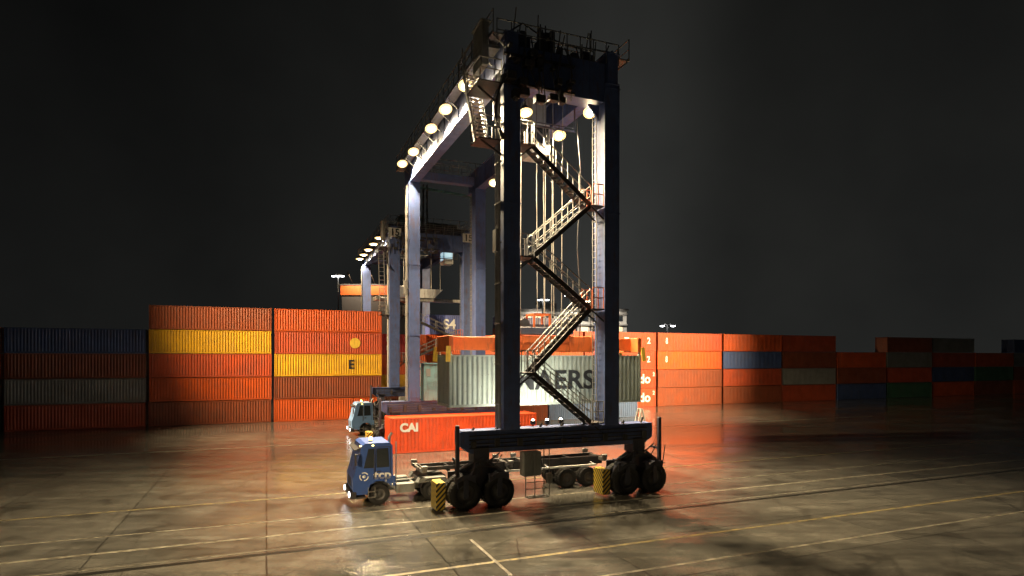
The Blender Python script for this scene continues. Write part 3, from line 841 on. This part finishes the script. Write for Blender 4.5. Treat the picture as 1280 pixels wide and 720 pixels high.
fe.path(pts, .03); fe.build('power_cable', M['dark'], SP)

# spreader of the second crane
P2 = NL2+U*4.3+V*3.2
SP2 = empty('container_spreader', P2+Vector((0, 0, 14.6)), YAW); tag(SP2, 'dark empty spreader hanging high under the second crane', 'spreader')
m = MB(); m.cbox(-6.0, -.5, 0, 6.0, .5, .4, .03); m.cbox(-6.1, -1.2, -.05, -5.8, 1.2, .45, .02); m.cbox(5.8, -1.2, -.05, 6.1, 1.2, .45, .02)
m.build('center_frame', M['steel'], SP2)
m = MB(); m.prism([(-2.6, 1.6), (-1.4, .45), (1.4, .45), (2.6, 1.6)], -.7, .7); m.cbox(-3.6, -.7, .41, -2.2, .7, 1.9, .04); m.build('headblock', M['white'], SP2)
for x in (-2.4, 2.4, -1.2, 1.2):
    r_ = MB(); r_.tube((x, 0, 1.4), (x, 0, 7.1), .04, 6); r_.build('rope', M['rope'], SP2)

# ------------------------------------------------------------------ terminal tractor
def tractor(loc, label, mat, text=None, lit=True, glow=True):
    T = empty('terminal_tractor', loc, YAW); T.scale = (1, 1, .95); tag(T, label, 'truck', 'terminal tractors in the yard')
    w = 2.5
    ch = MB(); ch.box(.55, .62, .62, 5.0, .86, .92); ch.box(.55, w-.86, .62, 5.0, w-.62, .92)
    for x in (2.2, 3.1, 4.9): ch.box(x, .86, .66, x+.12, w-.86, .88)
    ch.box(2.15, .1, .55, 3.05, .6, 1.0); ch.cbox(2.1, w-.62, .5, 3.1, w-.1, 1.05, .04)
    ch.box(3.0, .05, 1.02, 5.0, .09, 1.06)
    ch.prism([(3.2, .98), (3.35, 1.22), (4.7, 1.22), (4.85, .98)], .12, .62)
    ch.prism([(3.2, .98), (3.35, 1.22), (4.7, 1.22), (4.85, .98)], w-.62, w-.12)
    ch.build('chassis', M['grey'], T)
    cb = MB()
    cb.prism([(.0, .62), (-.02, 1.45), (.08, 1.75), (.42, 3.16), (.6, 3.26), (1.78, 3.26), (1.92, 3.1), (1.95, 1.2), (1.88, 1.05), (1.86, .95), (1.72, 1.12), (1.42, 1.26), (1.1, 1.26), (.82, 1.1), (.68, .62)], .04, w-.04)
    cb.prism([(.95, 1.27), (1.95, 1.27), (1.95, .98), (2.05, .98), (2.05, 1.5), (.95, 1.5)], .0, .04)
    co = cb.build('cab', mat, T)
    bp = MB(); bp.cbox(-.14, .0, .42, .16, w, .80, .04); bp.box(.16, .05, .42, .62, .6, .5); bp.build('bumper', M['dark'], T)
    gl = MB(); gl.prism([(.50, 1.98), (.73, 2.98), (1.02, 2.98), (1.02, 1.98)], .022, .037); gl.prism([(1.12, 1.98), (1.12, 2.98), (1.70, 2.98), (1.76, 1.98)], .022, .037)
    gl.prism([(.50, 1.98), (.73, 2.98), (1.70, 2.98), (1.76, 1.98)], w-.037, w-.022)
    # windscreen follows the raked front
    for ys in ((.15, 1.2), (1.3, w-.15)):
        gl.add([(.13, ys[0], 1.9), (.13, ys[1], 1.9), (.40, ys[1], 3.02), (.40, ys[0], 3.02)], [(0, 1, 2, 3)])
    gl.box(1.953, .4, 1.9, 1.965, w-.4, 2.9)
    gl.build('window', M['glass'], co)
    dr = MB()
    for seg in (((1.07, 1.35), (1.07, 3.05)), ((1.82, 1.35), (1.80, 3.05)), ((1.07, 3.05), (1.80, 3.05)), ((1.07, 1.35), (1.82, 1.35))):
        dr.bar((seg[0][0], .03, seg[0][1]), (seg[1][0], .03, seg[1][1]), .025)
    dr.tube((1.0, -.05, 1.45), (1.0, -.05, 2.7), .018); dr.box(1.15, .0, 1.75, 1.32, .035, 1.8)
    dr.build('door_trim', M['dark'], co)
    mr = MB(); mr.bar((.35, 0, 2.75), (.1, -.28, 2.75), .03); mr.cbox(.04, -.36, 2.2, .12, -.14, 2.8, .02); mr.build('mirror', M['dark'], co)
    vs_ = MB(); vs_.prism([(.30, 3.02), (.08, 2.92), (.10, 2.87), (.34, 2.97)], .15, w-.15); vs_.build('sun_visor', M['dark'], co)
    st = MB()
    for z in (.42, .72): st.box(.72, -.02, z, 1.05, .16, z+.04)
    st.bar((.72, 0, .42), (.72, 0, .98), .03); st.bar((1.05, 0, .42), (1.05, 0, .98), .03); st.build('step', M['steel'], T)
    wp = MB(); wp.bar((.08, .5, 1.86), (.27, .95, 2.5), .02); wp.bar((.10, 1.6, 1.86), (.27, 2.0, 2.5), .02); wp.build('wiper', M['dark'], co)
    for x, y in ((.30, .0), (.9, .0)):
        mk = MB(); mk.cbox(x, .005, 3.12, x+.1, .035, 3.17, .008); mk.build('marker_lamp', M['beacon'] if glow else M['orange'], co)
    mg = MB()
    for q in range(9):
        a0, a1 = R(15+150*q/9), R(15+150*(q+1)/9)
        p0 = (4.0+.66*math.cos(a0), .05, .54+.66*math.sin(a0)); p1 = (4.0+.66*math.cos(a1), .05, .54+.66*math.sin(a1))
        mg.add([p0, p1, (p1[0], .66, p1[2]), (p0[0], .66, p0[2]), (p0[0]*1, .05, p0[2]+.02), (p1[0], .05, p1[2]+.02), (p1[0], .66, p1[2]+.02), (p0[0], .66, p0[2]+.02)],
               [(0, 3, 2, 1), (4, 5, 6, 7), (0, 1, 5, 4), (3, 7, 6, 2), (0, 4, 7, 3), (1, 2, 6, 5)])
    mg.build('mudguard', M['dark'], T)
    gr = MB()
    for k in range(5): gr.box(-.035, .6, .95+k*.1, -.018, w-.6, 1.0+k*.1)
    gr.build('grille', M['dark'], co)
    bc = MB(); bc.tube((.95, .75, 3.26), (.95, .75, 3.34), .10, 12); bc.build('beacon_base', M['dark'], co)
    bc = MB(); bc.lathe([(.08, .085), (.2, .08), (.26, .05), (.28, .001)], (.95, .75, 3.26), 'z', 14); bc.build('beacon', M['beacon'] if glow else M['orange'], co)
    for y in (.32, w-.32):
        h = MB(); h.lathe([(0, .14), (-.03, .12), (-.05, .001)], (-.15, y, .62), 'x', 14); h.build('headlight', M['lens_white'] if lit else M['lens_off'], T)
    ex = MB(); ex.tube((2.15, w-.35, 1.0), (2.15, w-.35, 3.3), .08, 10); ex.tube((2.15, w-.35, 3.3), (2.3, w-.35, 3.5), .07, 10); ex.tube((2.15, .3, 1.0), (2.15, .3, 3.25), .03)
    ex.build('exhaust_stack', M['steel'], T)
    hd = MB(); hd.prism([(3.3, 1.12), (3.5, 1.38), (4.6, 1.38), (4.9, 1.15)], .75, w-.75); hd.lathe([(0, .5), (.07, .5), (.08, .001)], (4.0, w/2, 1.36), 'z', 20); hd.build('fifth_wheel', M['black'], T)
    for x, dual in ((1.28, False), (4.0, True)):
        for y in ((.30, w-.30) if not dual else (.18, .50, w-.50, w-.18)):
            wheel(T, (x, y, .54), .54, .30)
    if text:
        lettering(text, .62, M['letters'], (1.42, -.012+.02, 1.58), co, bold=.018, sx=1.1)
        e = MB(); cx, cz = .52, 1.55
        e.lathe([(-.012+.03, .001), (-.012+.03, .085), (.036, .085)], (cx, 0, cz), 'y', 16)
        for k in range(3):
            a0 = R(30+120*k)
            pts = [(cx+.2*math.cos(a0+R(q)), .02, cz+.2*math.sin(a0+R(q))) for q in range(0, 91, 15)]
            e.path(pts, .03, 6)
        e.build('emblem', M['letters'], co)
    return T
T0 = W_(-7.30, 2.1)
tractor(T0, 'dark blue terminal tractor with white tcp lettering, beside the big crane', M['truck'], 'tcp')
tb = NL+U*(-14.1)+V*25.0
tractor(Vector((-15.0, 57.0, 0)), 'small pale blue terminal tractor standing behind the near one', M['truck2'], None)

# skeletal trailer
TR = empty('container_trailer', W_(-3.9, 2.1), YAW); tag(TR, 'low skeletal container trailer hitched behind the blue tractor under the crane', 'trailer')
m = MB()
for y in (.62, 1.72):
    m.prism([(0, 1.45), (0, 1.62), (10.9, 1.62), (10.9, 1.15), (3.2, 1.15), (2.2, 1.42)], y, y+.16)
for x in (.1, 1.6, 3.4, 5.2, 7.0, 8.8, 10.7): m.box(x, .78, 1.3, x+.12, 1.72, 1.6)
m.build('frame', M['dark'], TR)
for x in (.15, 4.9, 6.0, 10.75):
    bo = MB(); bo.box(x-.12, .02, 1.44 if x < 1 else 1.40, x+.12, 2.48, 1.60 if x < 1 else 1.585); bo.cbox(x-.16, 0, 1.60, x+.16, .2, 1.78, .02); bo.cbox(x-.16, 2.3, 1.60, x+.16, 2.5, 1.78, .02)
    bo.build('bolster', M['steel'], TR)
sr = MB(); sr.bar((1.8, .05, 1.22), (10.2, .05, 1.22), .09, .1); sr.bar((1.8, 2.45, 1.22), (10.2, 2.45, 1.22), .09, .1)
for x in (1.9, 4.9, 7.2, 10.1): sr.bar((x, .05, 1.22), (x, .6, 1.3), .05)
sr.build('side_rail', M['letters'], TR)
for x in (8.35, 9.7):
    ax = MB(); ax.tube((x, .2, .54), (x, 2.3, .54), .08, 10); ax.box(x-.1, .7, .6, x+.1, .9, 1.14); ax.box(x-.1, 1.6, .6, x+.1, 1.8, 1.14); ao = ax.build('axle', M['dark'], TR)
    for y in (.17, .50, 2.0, 2.33): wheel(ao, (x, y, .54), .54, .29)
for y in (.3, 2.1):
    lg = MB(); lg.cbox(3.0, y, .35, 3.16, y+.14, 1.2, .02); lg.box(2.92, y-.08, .25, 3.24, y+.22, .35); lg.build('landing_leg', M['dark'], TR)

# ------------------------------------------------------------------ masts, buildings, small things
def mast(loc, hgt, label, n=4, group='high mast lights', energy=0, aim=None, col=(1.0, .74, .42), lens='lens_far', base_r=.28, angle=120, lsize=.35):
    Mt = empty('light_mast', loc); tag(Mt, label, 'light mast', group)
    p = MB(); p.tube((0, 0, .3), (0, 0, hgt), base_r, 12, base_r*.45); p.cbox(-.6, -.6, 0, .6, .6, .32, .04); p.build('pole', M['steel'], Mt)
    c = MB(); c.lathe([(-.12, .9), (.12, .9)], (0, 0, hgt-.2), 'z', 20); c.bar((-1.2, 0, hgt-.2), (1.2, 0, hgt-.2), .1); c.bar((0, -.9, hgt-.2), (0, .9, hgt-.2), .1)
    co = c.build('lamp_ring', M['steel'], Mt)
    for i in range(n):
        x = -1.25+2.5*i/max(1, n-1)
        h = MB(); h.cbox(x-.28, -.55, hgt-.55, x+.28, -.1, hgt-.25, .05); ho = h.build('lamp_head', M['dark'], co)
        l = MB(); l.lathe([(0, lsize), (-.15, lsize*.8), (-.24, .001)], (x, -.4, hgt-.56), 'z', 12); l.build('lens', M[lens], ho)
    if energy:
        a = Vector(aim)-Vector(loc)
        spot((0, -.5, hgt-1.0), a, energy, col=col, angle=angle, blend=1.0, size=.8, parent=Mt)
    return Mt
mast((48, 50, 0), 30, 'added mast light out of view on the right, lighting the far stacks', energy=640000, aim=(14, 92, 8), angle=58)  # unseen lamp, added to light the fronts of the right stacks
mast((-50, 46, 0), 32, 'added mast light out of view on the left, lighting the left stacks', energy=460000, aim=(-14, 64, 5), angle=56)  # added outside the frame to light left stacks and leg sides
nm = mast((-42, 5, 0), 30, 'added unseen mast light close on the left, brightening the foreground ground', energy=90000, aim=(4, 21.5, 0), angle=25)  # never in view; put in to brighten the ground before the crane
mast((-16, 3, 0), 11, 'added low lamp post out of view, brightening the tractor', energy=30000, aim=(-7.4, 30, 1.6), angle=15, n=2, base_r=.14)  # invented off-frame lamp that lifts the cab side out of the dark
mast((36.5, 143, 0), 15.5, 'distant lamp post shining above the right stack', n=2, lens='lens_white', lsize=.55)
mast((11.0, 215, 0), 28.5, 'distant white light mast seen between the crane legs', n=2, lens='lens_white', lsize=.9, base_r=.6)
mast((20.5, 215, 0), 30, 'distant light mast right of the white one', n=1, lens='lens_white', lsize=.9)
mast((27.8, 215, 0), 28.0, 'distant light mast beside the right crane leg', n=1, lens='lens_far', lsize=1.0)
mast((115, 140, 0), 9.5, 'distant lamp post low at the far right edge', n=2, lens='lens_white', lsize=.5)
mast((-50, 175, 0), 31.5, 'distant light mast behind the left girder', n=3, lens='lens_white', lsize=.6)

# distant terminal building between the legs
B = empty('terminal_building', (3, 228, 0), 0); tag(B, 'long pale multi storey terminal building lit up in the distance', 'building')
m = MB(); m.box(0, 0, 0, 40, 18, 25); m.build('wall', M['wall'], B)
m = MB(); m.box(-.6, -.6, 25, 40.6, 18.6, 25.8); m.box(8, 4, 25.8, 14, 10, 28.5); m.build('roof', M['concrete'], B)
for k in range(6):
    m = MB(); m.box(-.3, -.8, 4*k+3.6, 40.3, -.01, 4*k+4.1); m.build('floor_band', M['concrete'], B)
random.seed(3)
for k in range(6):
    for j in range(9):
        x = 1.2+j*4.3
        f = MB(); f.box(x, -.12, 4*k+1.2, x+3.0, -.02, 4*k+3.2); fo = f.build('window', M['dark'], B)
        g_ = MB(); g_.box(x+.15, -.16, 4*k+1.35, x+2.85, -.13, 4*k+3.05); g_.build('pane', M['window_lit'] if random.random() < .55 else M['glass'], fo)
for x in (6, 20, 34): floodlight(B, (x, -9, 27), (x, 0, 12), 9000, True, size=.7, name='floodlight', lens=M['lens_white'], angle=120, col=(1, .9, .75))
arm = MB()
for x in (6, 20, 34): arm.bar((x, -9, 27.5), (x, 0, 25.4), .25)
arm.build('lamp_arm', M['steel'], B)

# distant warehouse with orange lit fascia
B = empty('warehouse', (-47, 168, 0), 0); tag(B, 'dark distant warehouse with an orange fascia above the left stack', 'building')
m = MB(); m.box(0, 0, 0, 12.5, 30, 24.8); m.build('wall', M['darkwall'], B)
m = MB(); m.box(-.3, -.4, 24.8, 12.8, 30, 27.4); m.build('fascia', M['orange'], B)
m = MB(); m.box(-.5, -.6, 27.42, 13, 30.4, 27.8); m.build('roof', M['darkwall'], B)
for x in (3, 9): floodlight(B, (x, -5, 30), (x, -.4, 26), 5200, True, size=.35, lens=M['lens_far'], angle=110)
arm = MB()
for x in (3, 9): arm.bar((x, -5, 30.5), (x, 0, 28.1), .16)
arm.build('lamp_arm', M['dark'], B)
for j in range(1):
    m = MB(); m.box(3+8*j, -.08, 0, 8+8*j, -.01, 6); m.build('door', M['grey'], B)

# white A-frame sign on the ground at the right
pA = Vector((14.4, 67.5, 0))
A = empty('a_frame_barrier', pA, YAW); tag(A, 'small white A shaped barrier on the wet ground at the right', 'barrier')
m = MB()
for y in (0, .6):
    m.bar((-.5, y, 0), (-.06, y, 1.7), .14); m.bar((.5, y, 0), (.06, y, 1.7), .14); m.bar((-.3, y, .7), (.3, y, .7), .12)
m.build('leg', M['letters'], A)
m = MB(); m.box(-.1, -.05, 1.62, .1, .65, 1.74); m.build('top_bar', M['letters'], A)

# ------------------------------------------------------------------ world: night sky, cloud faintly lit by the town
w = bpy.data.worlds.new("World"); S.world = w; w.use_nodes = True
nt = w.node_tree; bg = nt.nodes['Background']
tc = nd(nt, 'ShaderNodeTexCoord')
n = nd(nt, 'ShaderNodeTexNoise', Scale=1.3, Detail=5.0, Roughness=.55)
nt.links.new(tc.outputs['Generated'], n.inputs['Vector'])
r = ramp(nt, n.outputs[0], [(.3, (.0072, .0076, .0080)), (.7, (.024, .0245, .0225))])
sp = nd(nt, 'ShaderNodeSeparateXYZ'); nt.links.new(tc.outputs['Generated'], sp.inputs[0])
mq = nd(nt, 'ShaderNodeMapRange'); mq.inputs[1].default_value = -.6; mq.inputs[2].default_value = .6
nt.links.new(sp.outputs[0], mq.inputs[0])
mr = ramp(nt, mq.outputs[0], [(.10, .16), (.34, .26), (.50, .5), (.62, .66), (.80, .26)]); mr.color_ramp.interpolation = 'EASE'
mz = nd(nt, 'ShaderNodeMapRange'); mz.inputs[1].default_value = 0; mz.inputs[2].default_value = .55; mz.inputs[3].default_value = 2.5; mz.inputs[4].default_value = .9
nt.links.new(sp.outputs[2], mz.inputs[0])
ml = nd(nt, 'ShaderNodeMath', operation='MULTIPLY'); nt.links.new(mr.outputs[0], ml.inputs[0]); nt.links.new(mz.outputs[0], ml.inputs[1])
nt.links.new(r.outputs[0], bg.inputs[0]); nt.links.new(ml.outputs[0], bg.inputs[1])

# ------------------------------------------------------------------ camera and output
cd = bpy.data.cameras.new('camera'); cam = bpy.data.objects.new('camera', cd); COL.objects.link(cam)
cam.location = (0, 0, 7.3); cam.rotation_euler = (math.pi/2, 0, 0)
cd.sensor_width = 36; cd.sensor_fit = 'HORIZONTAL'; cd.lens = 760/1280*36
cd.shift_y = (448-360)/1280; cd.clip_start = .1; cd.clip_end = 2000
S.camera = cam
S.render.engine = 'CYCLES'
S.view_settings.view_transform = 'Standard'; S.view_settings.look = 'None'
S.view_settings.exposure = .42; S.view_settings.gamma = 1
S.cycles.sample_clamp_indirect = 4.0
